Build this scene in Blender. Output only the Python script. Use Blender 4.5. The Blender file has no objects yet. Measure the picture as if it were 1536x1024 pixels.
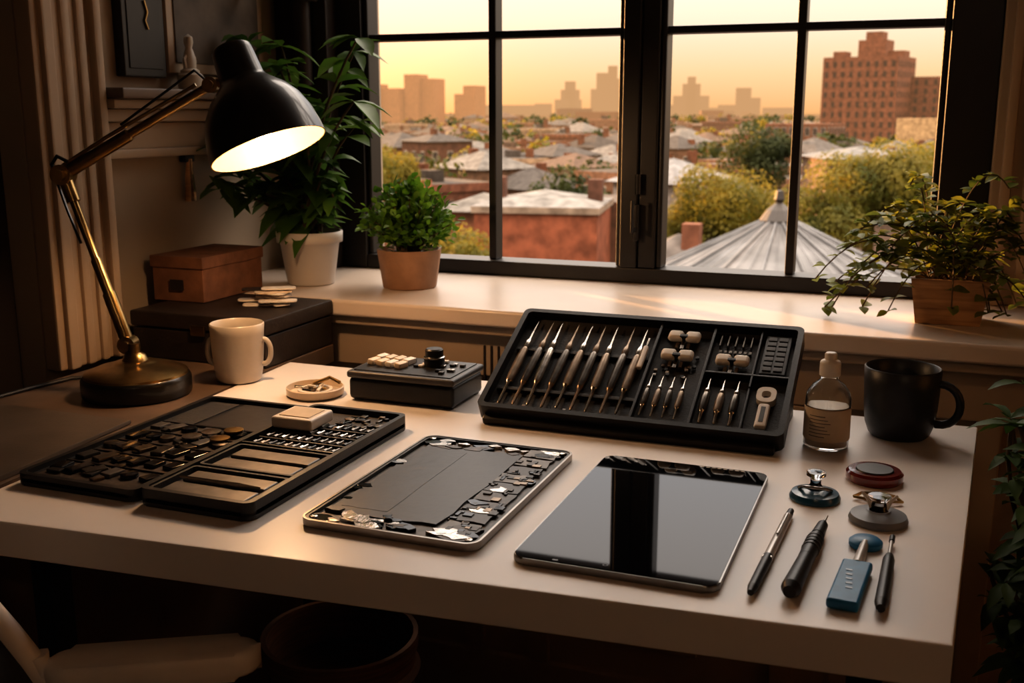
import bpy, bmesh, math, random
from mathutils import Vector, Matrix, Euler
from math import sin, cos, pi, radians
random.seed(7)
scene=bpy.context.scene
COL=bpy.context.collection

# ---------------------------------------------------------------- materials
def mat(name,color,rough=.5,metal=0,var=.12,scale=30,bump=0,bscale=200,trans=0,emit=None,estr=0,coat=0,ior=1.45,sub=0,color2=None,detail=4,alpha=1):
    m=bpy.data.materials.new(name); m.use_nodes=True
    nt=m.node_tree; N=nt.nodes; L=nt.links
    b=N['Principled BSDF']
    tc=N.new('ShaderNodeTexCoord'); no=N.new('ShaderNodeTexNoise'); no.inputs['Scale'].default_value=scale; no.inputs['Detail'].default_value=detail
    L.new(tc.outputs['Object'],no.inputs['Vector'])
    r=N.new('ShaderNodeValToRGB'); r.color_ramp.elements[0].position=.3; r.color_ramp.elements[1].position=.7
    c=color
    lo=[max(0,x*(1-var)) for x in c]; hi=[min(1,x*(1+var)) for x in c]
    if color2: hi=color2
    r.color_ramp.elements[0].color=(*lo,1); r.color_ramp.elements[1].color=(*hi,1)
    L.new(no.outputs['Fac'],r.inputs['Fac']); L.new(r.outputs['Color'],b.inputs['Base Color'])
    b.inputs['Roughness'].default_value=rough; b.inputs['Metallic'].default_value=metal
    b.inputs['IOR'].default_value=ior
    b.inputs['Transmission Weight'].default_value=trans
    b.inputs['Coat Weight'].default_value=coat
    if emit: b.inputs['Emission Color'].default_value=(*emit,1); b.inputs['Emission Strength'].default_value=estr
    if bump:
        n2=N.new('ShaderNodeTexNoise'); n2.inputs['Scale'].default_value=bscale; n2.inputs['Detail'].default_value=5
        L.new(tc.outputs['Object'],n2.inputs['Vector'])
        bp=N.new('ShaderNodeBump'); bp.inputs['Strength'].default_value=bump; bp.inputs['Distance'].default_value=.002
        L.new(n2.outputs['Fac'],bp.inputs['Height']); L.new(bp.outputs['Normal'],b.inputs['Normal'])
    return m

def leafmat(name,c1,c2,tr=.35,scale=9,rough=.45):
    m=mat(name,c1,rough=rough,color2=c2,scale=scale,var=0)
    nt=m.node_tree; N=nt.nodes; L=nt.links
    b=N['Principled BSDF']; out=[n for n in N if n.type=='OUTPUT_MATERIAL'][0]
    t=N.new('ShaderNodeBsdfTranslucent'); mx=N.new('ShaderNodeMixShader'); mx.inputs[0].default_value=tr
    src=b.inputs['Base Color'].links[0].from_socket
    L.new(src,t.inputs['Color']); L.new(b.outputs[0],mx.inputs[1]); L.new(t.outputs[0],mx.inputs[2]); L.new(mx.outputs[0],out.inputs['Surface'])
    return m

def woodmat(name,c1,c2,rough=.5,sc=(1,12,1),bump=.2):
    m=bpy.data.materials.new(name); m.use_nodes=True
    nt=m.node_tree; N=nt.nodes; L=nt.links; b=N['Principled BSDF']
    tc=N.new('ShaderNodeTexCoord'); mp=N.new('ShaderNodeMapping'); mp.inputs['Scale'].default_value=sc
    no=N.new('ShaderNodeTexNoise'); no.inputs['Scale'].default_value=6; no.inputs['Detail'].default_value=8; no.inputs['Distortion'].default_value=1.2
    r=N.new('ShaderNodeValToRGB'); r.color_ramp.elements[0].position=.35; r.color_ramp.elements[1].position=.65
    r.color_ramp.elements[0].color=(*c1,1); r.color_ramp.elements[1].color=(*c2,1)
    L.new(tc.outputs['Object'],mp.inputs[0]); L.new(mp.outputs[0],no.inputs[0]); L.new(no.outputs['Fac'],r.inputs[0]); L.new(r.outputs[0],b.inputs['Base Color'])
    b.inputs['Roughness'].default_value=rough
    bp=N.new('ShaderNodeBump'); bp.inputs['Strength'].default_value=bump; bp.inputs['Distance'].default_value=.002
    L.new(no.outputs['Fac'],bp.inputs['Height']); L.new(bp.outputs[0],b.inputs['Normal'])
    return m

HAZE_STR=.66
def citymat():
    m=bpy.data.materials.new('city_facades_haze_glow'); m.use_nodes=True
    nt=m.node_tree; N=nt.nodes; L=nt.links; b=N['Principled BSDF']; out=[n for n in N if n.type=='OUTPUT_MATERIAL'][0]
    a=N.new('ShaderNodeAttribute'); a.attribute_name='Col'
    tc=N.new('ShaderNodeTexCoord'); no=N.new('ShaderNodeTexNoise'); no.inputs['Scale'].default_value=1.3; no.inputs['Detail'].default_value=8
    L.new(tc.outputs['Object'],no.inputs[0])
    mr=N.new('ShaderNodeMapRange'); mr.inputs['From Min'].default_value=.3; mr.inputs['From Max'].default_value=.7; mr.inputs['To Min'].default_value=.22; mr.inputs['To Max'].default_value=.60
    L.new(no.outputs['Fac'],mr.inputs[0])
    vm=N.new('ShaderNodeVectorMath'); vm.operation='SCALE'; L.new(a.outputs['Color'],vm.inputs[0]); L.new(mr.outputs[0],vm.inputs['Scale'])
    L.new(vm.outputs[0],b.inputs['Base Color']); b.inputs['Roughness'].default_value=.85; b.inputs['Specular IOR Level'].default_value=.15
    e=N.new('ShaderNodeEmission'); e.inputs['Color'].default_value=(1,.58,.28,1); e.inputs['Strength'].default_value=HAZE_STR  # distance haze painted into the facades as warm emission, fixed per building
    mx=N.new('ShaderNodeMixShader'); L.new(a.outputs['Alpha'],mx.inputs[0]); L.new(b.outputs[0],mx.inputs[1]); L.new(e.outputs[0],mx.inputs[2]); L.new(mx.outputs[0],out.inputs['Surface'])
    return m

# ---------------------------------------------------------------- mesh builder
def rr(w,d,r,n=5,cx=0,cy=0):
    pts=[]
    for sx,sy,a0 in ((1,1,0),(-1,1,90),(-1,-1,180),(1,-1,270)):
        for i in range(n+1):
            a=radians(a0+90*i/n)
            pts.append((cx+sx*(w/2-r)+r*cos(a),cy+sy*(d/2-r)+r*sin(a)))
    return pts
class B:
    def __init__(s,name): s.name=name; s.V=[]; s.F=[]; s.MI=[]; s.mats=[]
    def mi(s,m):
        if m not in s.mats: s.mats.append(m)
        return s.mats.index(m)
    def add(s,V,F,m,M=None):
        o=len(s.V)
        if M is not None: s.V.extend([tuple(M@Vector(v)) for v in V])
        else: s.V.extend([tuple(v) for v in V])
        k=s.mi(m)
        for f in F: s.F.append(tuple(i+o for i in f)); s.MI.append(k)
    def _bm(s,bm,m,M=None):
        bm.verts.index_update()
        s.add([v.co[:] for v in bm.verts],[[v.index for v in f.verts] for f in bm.faces],m,M); bm.free()
    def box(s,c,size,m,bev=.002,seg=2,rot=(0,0,0),M=None):
        bm=bmesh.new(); bmesh.ops.create_cube(bm,size=1)
        for v in bm.verts: v.co=Vector((v.co.x*size[0],v.co.y*size[1],v.co.z*size[2]))
        bev=min(bev,min(size)*.45)
        if bev>0: bmesh.ops.bevel(bm,geom=bm.edges[:],offset=bev,segments=seg,affect='EDGES',profile=.5)
        T=Matrix.Translation(c)@Euler(rot).to_matrix().to_4x4()
        if M is not None: T=M@T
        s._bm(bm,m,T)
    def prism(s,pts,z0,z1,m,bev=0,M=None,seg=2):
        bm=bmesh.new()
        lo=[bm.verts.new((x,y,z0)) for x,y in pts]; hi=[bm.verts.new((x,y,z1)) for x,y in pts]
        n=len(pts)
        bm.faces.new(lo[::-1]); top=bm.faces.new(hi)
        for i in range(n): bm.faces.new((lo[i],lo[(i+1)%n],hi[(i+1)%n],hi[i]))
        if bev>0:
            bm.edges.ensure_lookup_table()
            es=[e for e in bm.edges if abs(e.verts[0].co.z-e.verts[1].co.z)<1e-7]
            bmesh.ops.bevel(bm,geom=es,offset=bev,segments=seg,affect='EDGES',profile=.5)
        s._bm(bm,m,M)
    def ring(s,po,pi_,z0,z1,m,M=None):
        n=len(po); V=[(x,y,z0) for x,y in po]+[(x,y,z1) for x,y in po]+[(x,y,z1) for x,y in pi_]+[(x,y,z0) for x,y in pi_]
        F=[]
        for k in range(3):
            for i in range(n):
                j=(i+1)%n; F.append((k*n+i,k*n+j,(k+1)*n+j,(k+1)*n+i))
        s.add(V,F,m,M)
    def lathe(s,prof,m,c=(0,0,0),seg=32,M=None):
        V=[];F=[];rings=[]
        for r,z in prof:
            if r<1e-6: rings.append([len(V)]); V.append((c[0],c[1],c[2]+z))
            else:
                rings.append(list(range(len(V),len(V)+seg)))
                for i in range(seg):
                    a=2*pi*i/seg; V.append((c[0]+r*cos(a),c[1]+r*sin(a),c[2]+z))
        for a,b in zip(rings,rings[1:]):
            for i in range(seg):
                j=(i+1)%seg
                if len(a)==1 and len(b)==1: continue
                if len(a)==1: F.append((a[0],b[j],b[i]))
                elif len(b)==1: F.append((a[i],a[j],b[0]))
                else: F.append((a[i],a[j],b[j],b[i]))
        s.add(V,F,m,M)
    def tube(s,pts,r,m,seg=8,M=None,caps=True):
        pts=[Vector(p) for p in pts]; n=len(pts)
        rs=r if isinstance(r,(list,tuple)) else [r]*n
        V=[];F=[]; up=None
        for i,p in enumerate(pts):
            t=(pts[min(i+1,n-1)]-pts[max(i-1,0)]).normalized()
            if up is None:
                up=Vector((0,0,1)) if abs(t.z)<.9 else Vector((1,0,0))
            a=t.cross(up)
            if a.length<1e-4: a=t.orthogonal()
            a.normalize(); b=a.cross(t).normalized(); up=b
            for k in range(seg):
                an=2*pi*k/seg; V.append(tuple(p+(a*cos(an)+b*sin(an))*rs[i]))
        for i in range(n-1):
            for k in range(seg):
                j=(k+1)%seg; F.append((i*seg+k,i*seg+j,(i+1)*seg+j,(i+1)*seg+k))
        if caps: F.append(tuple(range(seg))[::-1]); F.append(tuple((n-1)*seg+k for k in range(seg)))
        s.add(V,F,m,M)
    def leaf(s,p,d,up,L,W,m,droop=.25,fold=.15):
        p=Vector(p); d=Vector(d).normalized(); up=Vector(up)
        sd=d.cross(up)
        if sd.length<1e-3: sd=d.orthogonal()
        sd.normalize(); n=sd.cross(d).normalized()
        ws=[.06,.75,1,.7,.02]; V=[];F=[]
        for i,w in enumerate(ws):
            t=i/4; c=p+d*L*t-Vector((0,0,1))*droop*L*t*t+n*0
            V+= [tuple(c-sd*W*.5*w+n*fold*W*w),tuple(c),tuple(c+sd*W*.5*w+n*fold*W*w)]
        for i in range(4):
            a=i*3; F+=[(a,a+1,a+4,a+3),(a+1,a+2,a+5,a+4)]
        s.add(V,F,m)
    def make(s,parent=None,sharp=40,loc=None):
        me=bpy.data.meshes.new(s.name); me.from_pydata(s.V,[],s.F)
        for m in s.mats: me.materials.append(m)
        me.polygons.foreach_set('material_index',s.MI)
        me.polygons.foreach_set('use_smooth',[True]*len(s.F))
        me.update()
        bm=bmesh.new(); bm.from_mesh(me)
        if len(bm.faces)<60000: bmesh.ops.recalc_face_normals(bm,faces=bm.faces[:])
        bm.to_mesh(me); bm.free()
        me.set_sharp_from_angle(angle=radians(sharp))
        o=bpy.data.objects.new(s.name,me); COL.objects.link(o)
        if sharp<60:
            wn=o.modifiers.new('weighted_normals','WEIGHTED_NORMAL'); wn.keep_sharp=True; wn.weight=100
        if parent: o.parent=parent
        return o

# ---------------------------------------------------------------- palette
M_wall=mat('plaster_cream',(.34,.27,.20),.7,var=.08,scale=3,bump=.15,bscale=60)
M_trim=mat('trim_paint',(.36,.27,.19),.45,var=.08,scale=5,bump=.08,bscale=40)
M_sill=mat('sill_paint',(.60,.50,.42),.32,var=.05,scale=6)
M_ceil=mat('ceiling_paint',(.4,.35,.3),.8)
M_floor=woodmat('floor_wood',(.05,.025,.012),(.12,.06,.03),.4,(8,1,1))
M_black=mat('window_black_paint',(.014,.011,.009),.38,var=.2,scale=10)
M_casing=mat('dark_casing',(.022,.015,.011),.5,var=.25,scale=8)
M_desk=mat('desk_white_laminate',(.76,.70,.66),.34,var=.03,scale=4)
M_console=mat('console_brown',(.12,.08,.055),.45,var=.2,scale=12)
M_consmat=mat('grey_desk_mat',(.085,.065,.05),.38,var=.15,scale=20,bump=.1)
M_brass=mat('aged_brass',(.36,.24,.10),.28,1,var=.35,scale=25)
M_lampblk=mat('lamp_black_enamel',(.009,.008,.007),.34,var=.2,coat=.3)
M_lampin=mat('lamp_inner_gold',(.32,.215,.11),.5,var=.02)
M_bulb=mat('bulb_glow',(1,.8,.5),.5,emit=(1,.66,.34),estr=9)
M_ceramic=mat('white_ceramic',(.46,.41,.35),.32,var=.06,scale=20,coat=.2)
M_darkcer=mat('charcoal_ceramic',(.022,.023,.026),.40,var=.15,scale=40)
M_blkplas=mat('black_plastic',(.010,.009,.009),.40,var=.25,scale=60,bump=.1,bscale=400)
M_blksoft=mat('black_foam',(.018,.015,.013),.60,var=.25,scale=50,bump=.3,bscale=300)
M_gryplas=mat('grey_plastic',(.05,.047,.047),.42,var=.15,scale=60)
M_glossblk=mat('black_glass',(.003,.003,.004),.03,var=0,ior=1.36)
M_glossprt=mat('gloss_black_part',(.006,.006,.007),.15,var=0,ior=1.45)
M_alu=mat('dark_aluminium',(.26,.25,.24),.32,1,var=.08,scale=60)
M_alu2=mat('silver_aluminium',(.31,.28,.25),.3,1,var=.1,scale=60)
M_steel=mat('brushed_steel',(.44,.40,.36),.25,1,var=.35,scale=80)
M_silver=mat('silver_plastic',(.50,.46,.42),.3,.5,var=.1,scale=60)
M_dksteel=mat('dark_steel',(.13,.115,.10),.3,1,var=.3,scale=80)
M_bronze=mat('bronze_plate',(.24,.18,.13),.36,.8,var=.3,scale=60)
M_plate=mat('brushed_plate',(.125,.112,.10),.42,.5,var=.25,scale=50)
M_batt=mat('battery_sheet',(.024,.022,.022),.4,var=.15,scale=30,bump=.15,bscale=90)
M_pcb=mat('circuit_board_brown',(.060,.045,.035),.42,var=.5,scale=90)
M_foil=mat('foil',(.62,.56,.50),.22,1,var=.3,scale=60,bump=.6,bscale=90)
M_white=mat('white_plastic',(.72,.65,.57),.4,var=.06)
M_cream=mat('cream_plastic',(.62,.50,.37),.4,var=.1)
M_blue=mat('blue_plastic',(.012,.15,.32),.42,var=.15,scale=60)
M_dkblue=mat('teal_plastic',(.012,.08,.15),.3,var=.15,coat=.3)
M_red=mat('dark_red_plastic',(.15,.012,.006),.16,var=.3,coat=.8)
M_greyrub=mat('grey_rubber',(.17,.18,.20),.45,var=.1)
M_clear=mat('clear_glass',(.95,.95,.95),.05,trans=1,var=.0)
M_liquid=mat('milky_liquid',(.62,.48,.30),.4,var=.1)
M_label=mat('paper_label',(.58,.45,.31),.7,var=.06,scale=60)
M_ink=mat('label_ink',(.15,.12,.10),.7)
M_card=mat('cardboard',(.17,.075,.038),.7,var=.25,scale=30,bump=.3,bscale=120)
M_boxdk=mat('dark_leatherette',(.020,.013,.009),.5,var=.3,scale=30,bump=.3,bscale=200)
M_potw=mat('white_pot_glaze',(.52,.48,.44),.4,var=.06,scale=15)
M_terra=mat('tan_pot',(.30,.17,.10),.6,var=.2,scale=25,bump=.15)
M_wood=woodmat('planter_wood',(.30,.16,.07),(.48,.28,.13),.55,(1,1,14))
M_soil=mat('soil',(.03,.02,.012),.95,var=.5,scale=80,bump=1,bscale=120)
M_leaf1=leafmat('leaf_ficus',(.04,.11,.014),(.12,.22,.03),.32)
M_leaf2=leafmat('leaf_box',(.05,.14,.010),(.17,.30,.028),.4,30)
M_leaf3=leafmat('leaf_vine',(.10,.15,.02),(.30,.31,.05),.42,20)
M_leaf4=leafmat('leaf_floor',(.04,.085,.012),(.09,.15,.025),.3,rough=.6)
M_stem=mat('stem_bark',(.09,.06,.03),.8)
M_tree=leafmat('tree_gold',(.045,.055,.007),(.23,.17,.02),.5,.6,.8)
M_treed=leafmat('tree_green',(.014,.024,.005),(.055,.058,.010),.4,.3,.8)
M_ground=mat('city_ground',(.03,.022,.012),.95,var=.5,scale=.03)
M_city=citymat()
M_frame=mat('frame_black',(.012,.010,.009),.4)
M_art=mat('art_print',(.10,.075,.055),.6,var=.4,scale=12)
M_wicker=woodmat('leather_basket',(.06,.025,.012),(.16,.07,.03),.7,(1,1,20))
M_mesh=mat('chair_mesh',(.02,.02,.022),.7,var=.3,scale=200)
M_chgrey=mat('chair_pale_grey',(.72,.66,.61),.42,var=.05)
M_linen=mat('linen_shade',(.6,.5,.38),.8,var=.1,scale=80)

# ---------------------------------------------------------------- room shell
XL,XR,YB,YF=-1.375,1.7,-2.3,2.15
def simple(name,boxes,m,bev=0):
    b=B(name)
    for c,sz in boxes: b.box(c,sz,m,bev)
    return b.make()
def span(x0,x1,y0,y1,z0,z1): return ((x0+x1)/2,(y0+y1)/2,(z0+z1)/2),(x1-x0,y1-y0,z1-z0)
simple('floor',[span(XL-.12,XR+.12,YB-.12,YF+.2,-.1,0)],M_floor)
simple('ceiling',[span(XL-.12,XR+.12,YB-.12,YF+.2,2.6,2.7)],M_ceil)
simple('wall_left',[span(XL-.12,XL,YB-.12,.415,0,2.6),span(XL-.12,XL,1.36,YF+.2,0,2.6),span(XL-.12,XL,.415,1.36,2.1,2.6)],M_wall)
simple('wall_right',[span(XR,XR+.12,YB-.12,YF+.2,0,2.6)],M_wall)
simple('wall_back',[span(XL,XR,YB-.12,YB,0,2.6)],M_wall)
WX0,WX1,WZ0,WZ1=-1.246,.106,.836,2.36
simple('wall_front',[span(XL,WX0,YF,YF+.2,0,2.6),span(WX1,XR,YF,YF+.2,0,2.6),span(WX0,WX1,YF,YF+.2,0,WZ0-.03),span(WX0,WX1,YF,YF+.2,WZ1,2.6)],M_wall)
# window
w=B('window_1')
y0,y1=2.13,2.20
def wb(x0,x1,z0,z1,ya=y0,yb=y1,bev=.004): c,sz=span(x0,x1,ya,yb,z0,z1); w.box(c,sz,M_black,bev)
wb(WX0,-1.175,WZ0,WZ1); wb(.02,WX1,WZ0,WZ1); wb(-1.175,.02,2.29,WZ1); wb(-1.175,.02,WZ0,.868)
wb(-.583,-.5465,.868,2.29,2.125,2.20); wb(-.5465,-.51,.868,2.29,2.132,2.20)
for x0,x1 in ((-1.175,-.583),(-.51,.02)):
    xm=-.873 if x0<-1 else -.242
    wb(x0,x0+.012,.868,2.29,2.14,2.19); wb(x1-.012,x1,.868,2.29,2.14,2.19)
    wb(xm-.0085,xm+.0085,.868,2.29,2.145,2.185,.003)
    for zz in (1.341,1.816): wb(x0,x1,zz-.0075,zz+.0075,2.146,2.184,.003)
wb(-.552,-.541,.925,1.0,2.11,2.126,.003); wb(-.549,-.544,.945,.955,2.085,2.112,.002); wb(-.549,-.544,.945,1.01,2.08,2.09,.002)
for zz in (.90,1.30,1.9):
    w.lathe([(0,0),(.006,0),(.006,.04),(0,.04)],M_black,(-.545,2.118,zz+.12),12)
w.make()
b=B('trim_1'); c,sz=span(XL,WX0,2.10,2.15,.836,2.6); b.box(c,sz,M_casing,.004)
c,sz=span(-1.27,WX0+.012,2.085,2.13,.836,2.45); b.box(c,sz,M_casing,.006); b.make()
b=B('trim_2')
for x0,x1,yy in ((.106,.20,2.12),(.122,.14,2.105),(.16,.185,2.108)):
    c,sz=span(x0,x1,yy,2.15,.836,2.5); b.box(c,sz,M_trim,.005)
c,sz=span(-1.27,.2,2.11,2.15,2.36,2.48); b.box(c,sz,M_trim,.006); b.make()
b=B('trim_3'); c,sz=span(XL,XR,1.737,2.15,.804,.836); b.box(c,sz,M_sill,.007,3)
c,sz=span(XL,XR,1.755,1.79,.785,.804); b.box(c,sz,M_trim,.005); b.make()
b=B('radiator_cover')
c,sz=span(XL+.001,XR-.001,1.80,2.148,0.001,.785); b.box(c,sz,M_trim,.0)
for z0,z1 in ((.70,.785),(.0,.14)):
    c,sz=span(XL+.001,XR-.001,1.785,1.802,z0+.001,z1); b.box(c,sz,M_trim,.004)
for x in (-1.36,-.98,-.77,-.635,-.18,.12,.42,.72,1.2):
    c,sz=span(x-.02,x+.02,1.786,1.802,.14,.70); b.box(c,sz,M_trim,.004)
for x in (-1.2,-.4,-.03,.27,.57,.95):
    c,sz=span(x-.07,x+.07,1.793,1.803,.20,.64); b.box(c,sz,M_trim,.006)
for i in range(7):
    c,sz=span(-.745+i*.014,-.741+i*.014,1.782,1.79,.60,.76); b.box(c,sz,M_casing,.001)
b.make()
b=B('door_1'); c,sz=span(XL-.09,XL-.05,.416,1.359,.001,2.098); b.box(c,sz,M_casing,.003)
for z0,z1 in ((.2,.95),(1.1,1.95)):
    c,sz=span(XL-.05,XL-.042,.54,1.24,z0,z1); b.box(c,sz,M_casing,.006)
b.lathe([(0,0),(.025,.01),(.028,.03),(.01,.04),(.01,.05),(0,.05)],M_brass,M=Matrix.Translation((XL+.003,.50,1.0))@Matrix.Rotation(-pi/2,4,'Y'),seg=20)
b.make()
b=B('trim_4')
for y0_,y1_,d in ((1.36,1.505,.035),(1.375,1.40,.045),(1.42,1.44,.042),(1.455,1.475,.042),(1.485,1.505,.05)):
    c,sz=span(XL,XL+d,y0_,y1_,.752,2.25); b.box(c,sz,M_trim,.006)
c,sz=span(XL,XL+.035,.27,.415,.001,2.25); b.box(c,sz,M_trim,.006)
c,sz=span(XL,XL+.04,.27,1.505,2.25,2.4); b.box(c,sz,M_trim,.006); b.make()
b=B('baseboard_right'); c,sz=span(XR-.02,XR,YB,1.73,.001,.13); b.box(c,sz,M_trim,.005); b.make()
b=B('baseboard_back'); c,sz=span(XL,XR-.02,YB,YB+.02,.001,.13); b.box(c,sz,M_trim,.005); b.make()

b=B('wall_shelf')
for x1,z0,z1 in ((.080,1.205,1.224),(.060,1.188,1.205),(.040,1.165,1.188),(.022,1.115,1.165)):
    c,sz=span(XL,XL+x1,1.508,2.06,z0,z1); b.box(c,sz,M_trim if z1<1.22 else M_console,.004)
c,sz=span(XL,XL+.03,1.508,2.06,1.100,1.117); b.box(c,sz,M_trim,.004)
b.make()
b=B('picture_frame'); c,sz=span(XL,XL+.022,1.586,1.70,1.245,1.44); b.box(c,sz,M_frame,.003)
c,sz=span(XL+.02,XL+.024,1.598,1.688,1.26,1.425); b.box(c,sz,M_frame,.001)
b.tube([(XL+.026,1.65,1.33),(XL+.026,1.643,1.345),(XL+.026,1.65,1.36),(XL+.026,1.643,1.38)],.002,M_brass,6); b.make()
b=B('picture_frame'); c,sz=span(XL,XL+.016,1.715,2.03,1.255,1.46); b.box(c,sz,M_trim,.003)
c,sz=span(XL+.014,XL+.019,1.735,2.01,1.275,1.44); b.box(c,sz,M_art,.001); b.make()
b=B('figurine'); px,py,pz=XL+.04,1.745,1.224
b.lathe([(0,0),(.022,0),(.024,.006),(.024,.028),(.018,.032),(.018,.036),(.012,.04),(.013,.055),(.009,.07),(.006,.078),(.009,.088),(.008,.098),(0,.104)],M_ceramic,(px,py,pz),20)
b.tube([(px,py,pz+.07),(px,py+.016,pz+.06),(px,py+.013,pz+.045)],.0035,M_ceramic,6); b.tube([(px,py,pz+.07),(px,py-.015,pz+.058),(px,py-.012,pz+.04)],.0035,M_ceramic,6); b.make()
b=B('hanging_tongs'); 
b.box((XL+.010,1.758,1.093),(.016,.03,.014),M_frame,.003)
for s_ in (-1,1): b.tube([(XL+.015,1.758+.003*s_,1.093),(XL+.014,1.758+.006*s_,1.06),(XL+.014,1.758+.010*s_,1.01)],[.004,.005,.006],M_wood if s_<0 else M_steel,8)
b.make()
b=B('curtain_rod'); b.tube([(XL+.03,1.95,1.42),(XL+.12,1.95,1.42),(XL+.12,2.08,1.42)],.007,M_casing,8)
b.tube([(XL+.09,2.07,1.24),(XL+.09,2.07,2.5)],.02,M_casing,12); b.make()

# ---------------------------------------------------------------- desk + console
b=B('white_desk')
b.prism([(-1.03,1.575),(-.985,.808),(.049,.887),(.092,1.578)][::-1],.708,.75,M_desk,.003)
for x,y in ((-.93,.90),(-.02,.96),(-.97,1.53),(.04,1.53)): b.box((x,y,.3545),(.032,.032,.707),M_blkplas,.003)
b.box((-.45,1.53,.67),(.95,.02,.06),M_blkplas,.003)
b.make()
b=B('side_console')
b.prism([(XL+.002,1.733),(XL+.002,1.508),(XL+.055,1.508),(XL+.055,.45),(-.97,.45),(-.992,.808),(-1.034,1.575),(-1.034,1.733)],.715,.75,M_console,.002)
c,sz=span(XL+.06,-1.06,.48,1.72,.001,.715); b.box(c,sz,M_console,.003)
b.make()
b=B('desk_mat'); b.prism([(XL+.06,1.16),(XL+.06,.6),(-.985,.6),(-1.0,.85),(-1.025,1.16)],.7505,.757,M_consmat,.002); b.make()

# ---------------------------------------------------------------- desk lamp
b=B('desk_lamp'); bx,by,bz=-1.132,1.301,.7505
b.lathe([(0,0),(.080,0),(.083,.004),(.083,.026),(.080,.031),(.078,.032)],M_lampblk,(bx,by,bz),48)
b.lathe([(.079,.031),(.078,.035),(.06,.043),(.034,.048),(.030,.052),(.020,.054),(.016,.062),(.010,.066),(.009,.08),(0,.08)],M_brass,(bx,by,bz),48)
J0=Vector((bx-.018,by+.008,.826)); J1=Vector((-1.255,1.314,1.087)); J2=Vector((-1.022,1.385,1.222))
b.tube([(bx,by,.81),(bx-.008,by+.003,.818),J0],[.011,.010,.011],M_brass,12)
def knob(P,r,l,m=M_brass,d=Vector((-.35,1,0))):
    d=d.normalized(); b.tube([P-d*l,P-d*l*.6,P-d*l*.58,P+d*l*.58,P+d*l*.6,P+d*l],[r*.6,r*.6,r,r,r*.6,r*.6],m,16)
knob(J0,.014,.02); knob(J1,.016,.024); knob(J2,.012,.018)
def lerp(a,b_,t): return a+(b_-a)*t
b.tube([J0,lerp(J0,J1,.05),lerp(J0,J1,.3),lerp(J0,J1,.31),lerp(J0,J1,.5),lerp(J0,J1,.51),lerp(J0,J1,.97)],[.009,.0105,.0105,.0085,.0085,.0065,.0065],M_brass,14)
b.tube([lerp(J0,J1,.84),lerp(J0,J1,1.0)],.0105,M_brass,14)
o=Vector((0,0,.014))
b.tube([J1,lerp(J1,J2,.06),lerp(J1,J2,.45),lerp(J1,J2,.46),J2],[.008,.010,.010,.007,.007],M_brass,14)
b.tube([J1+o,lerp(J1,J2,.3)+o*1.2,lerp(J1,J2,.9)+o],.003,M_brass,8)
b.tube([J1-Vector((.012,0,.0)),J1+Vector((-.022,0,.015)),J1+Vector((-.01,0,.028)),J1+Vector((.01,0,.02))],.003,M_lampblk,8)
b.tube([J2,J2+Vector((-.03,.0,.022)),lerp(J1,J2,.7)+Vector((0,0,.03)),lerp(J1,J2,.4)+Vector((0,0,.022))],.0022,M_lampblk,6)
b.tube([J1+Vector((-.015,0,-.01)),lerp(J0,J1,.8)+Vector((-.02,0,0)),lerp(J0,J1,.6)+Vector((-.008,-.01,0))],.0022,M_lampblk,6)
C0=Vector((-.989,1.391,1.277)); C1=Vector((-.924,1.383,1.127)); ax=(C1-C0).normalized()
q=Vector((0,0,1)).rotation_difference(ax).to_matrix().to_4x4(); SM=Matrix.Translation(C0)@q
b.tube([J2,C0+ax*.045],[.007,.009],M_brass,10); 
L_=(C1-C0).length
prof=[(0,0),(.026,0),(.030,.004),(.031,.012),(.034,.05),(.037,.056),(.043,.062),(.060,.078),(.074,.098),(.083,.122),(.088,.148),(.0895,L_)]
b.lathe(prof,M_lampblk,M=SM,seg=56)
b.lathe([(.0895,L_),(.0875,L_),(.086,.148),(.081,.123),(.072,.1),(.058,.08),(.040,.066),(0,.062)],M_lampin,M=SM,seg=56)
for i in range(4): b.box(tuple(C0+ax*.004+Vector((0,0,.003))),(.004,.03,.006),M_lampblk,.001,rot=(0,.4,i*.8))
P=C0+ax*.112
b.lathe([(0,-.03),(.012,-.03),(.013,-.018),(.02,-.006),(.025,.008),(.022,.02),(.012,.03),(0,.033)],M_bulb,M=Matrix.Translation(P)@q,seg=24)
lamp=b.make()
ld=bpy.data.lights.new('lamp_bulb_light','POINT'); ld.energy=5.4; ld.color=(1,.60,.31); ld.shadow_soft_size=.02
lo=bpy.data.objects.new('lamp_bulb_light',ld); COL.objects.link(lo); lo.location=C0+ax*.155; lo.parent=lamp
b=B('power_cable'); b.tube([(bx-.07,by+.05,.756),(-1.24,1.37,.754),(-1.29,1.33,.754),(-1.305,1.25,.754),(-1.31,1.18,.754)],.003,M_blkplas,8); b.make()
# unseen ceiling pendant, added behind the camera to brighten the room
b=B('added_fill_pendant')
b.lathe([(0,0),(.05,0),(.05,-.02),(0,-.025)],M_lampblk,(.35,-.9,2.599),24); b.tube([(.35,-.9,2.58),(.35,-.9,2.25)],.003,M_lampblk,6)
b.lathe([(.10,2.25),(.20,2.02),(.198,2.02),(.098,2.25)],M_linen,(.35,-.9,0),36); b.lathe([(0,2.25),(.1,2.25)],M_linen,(.35,-.9,0),36)
b.lathe([(0,2.18),(.02,2.17),(.035,2.13),(.03,2.10),(0,2.09)],M_bulb,(.35,-.9,0),20)
pen_=b.make()
ld=bpy.data.lights.new('added_fill_light','POINT'); ld.energy=5.5; ld.color=(1,.70,.46); ld.shadow_soft_size=.06
lo=bpy.data.objects.new('added_fill_light',ld); COL.objects.link(lo); lo.location=(.35,-.9,2.03); lo.parent=pen_

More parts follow.
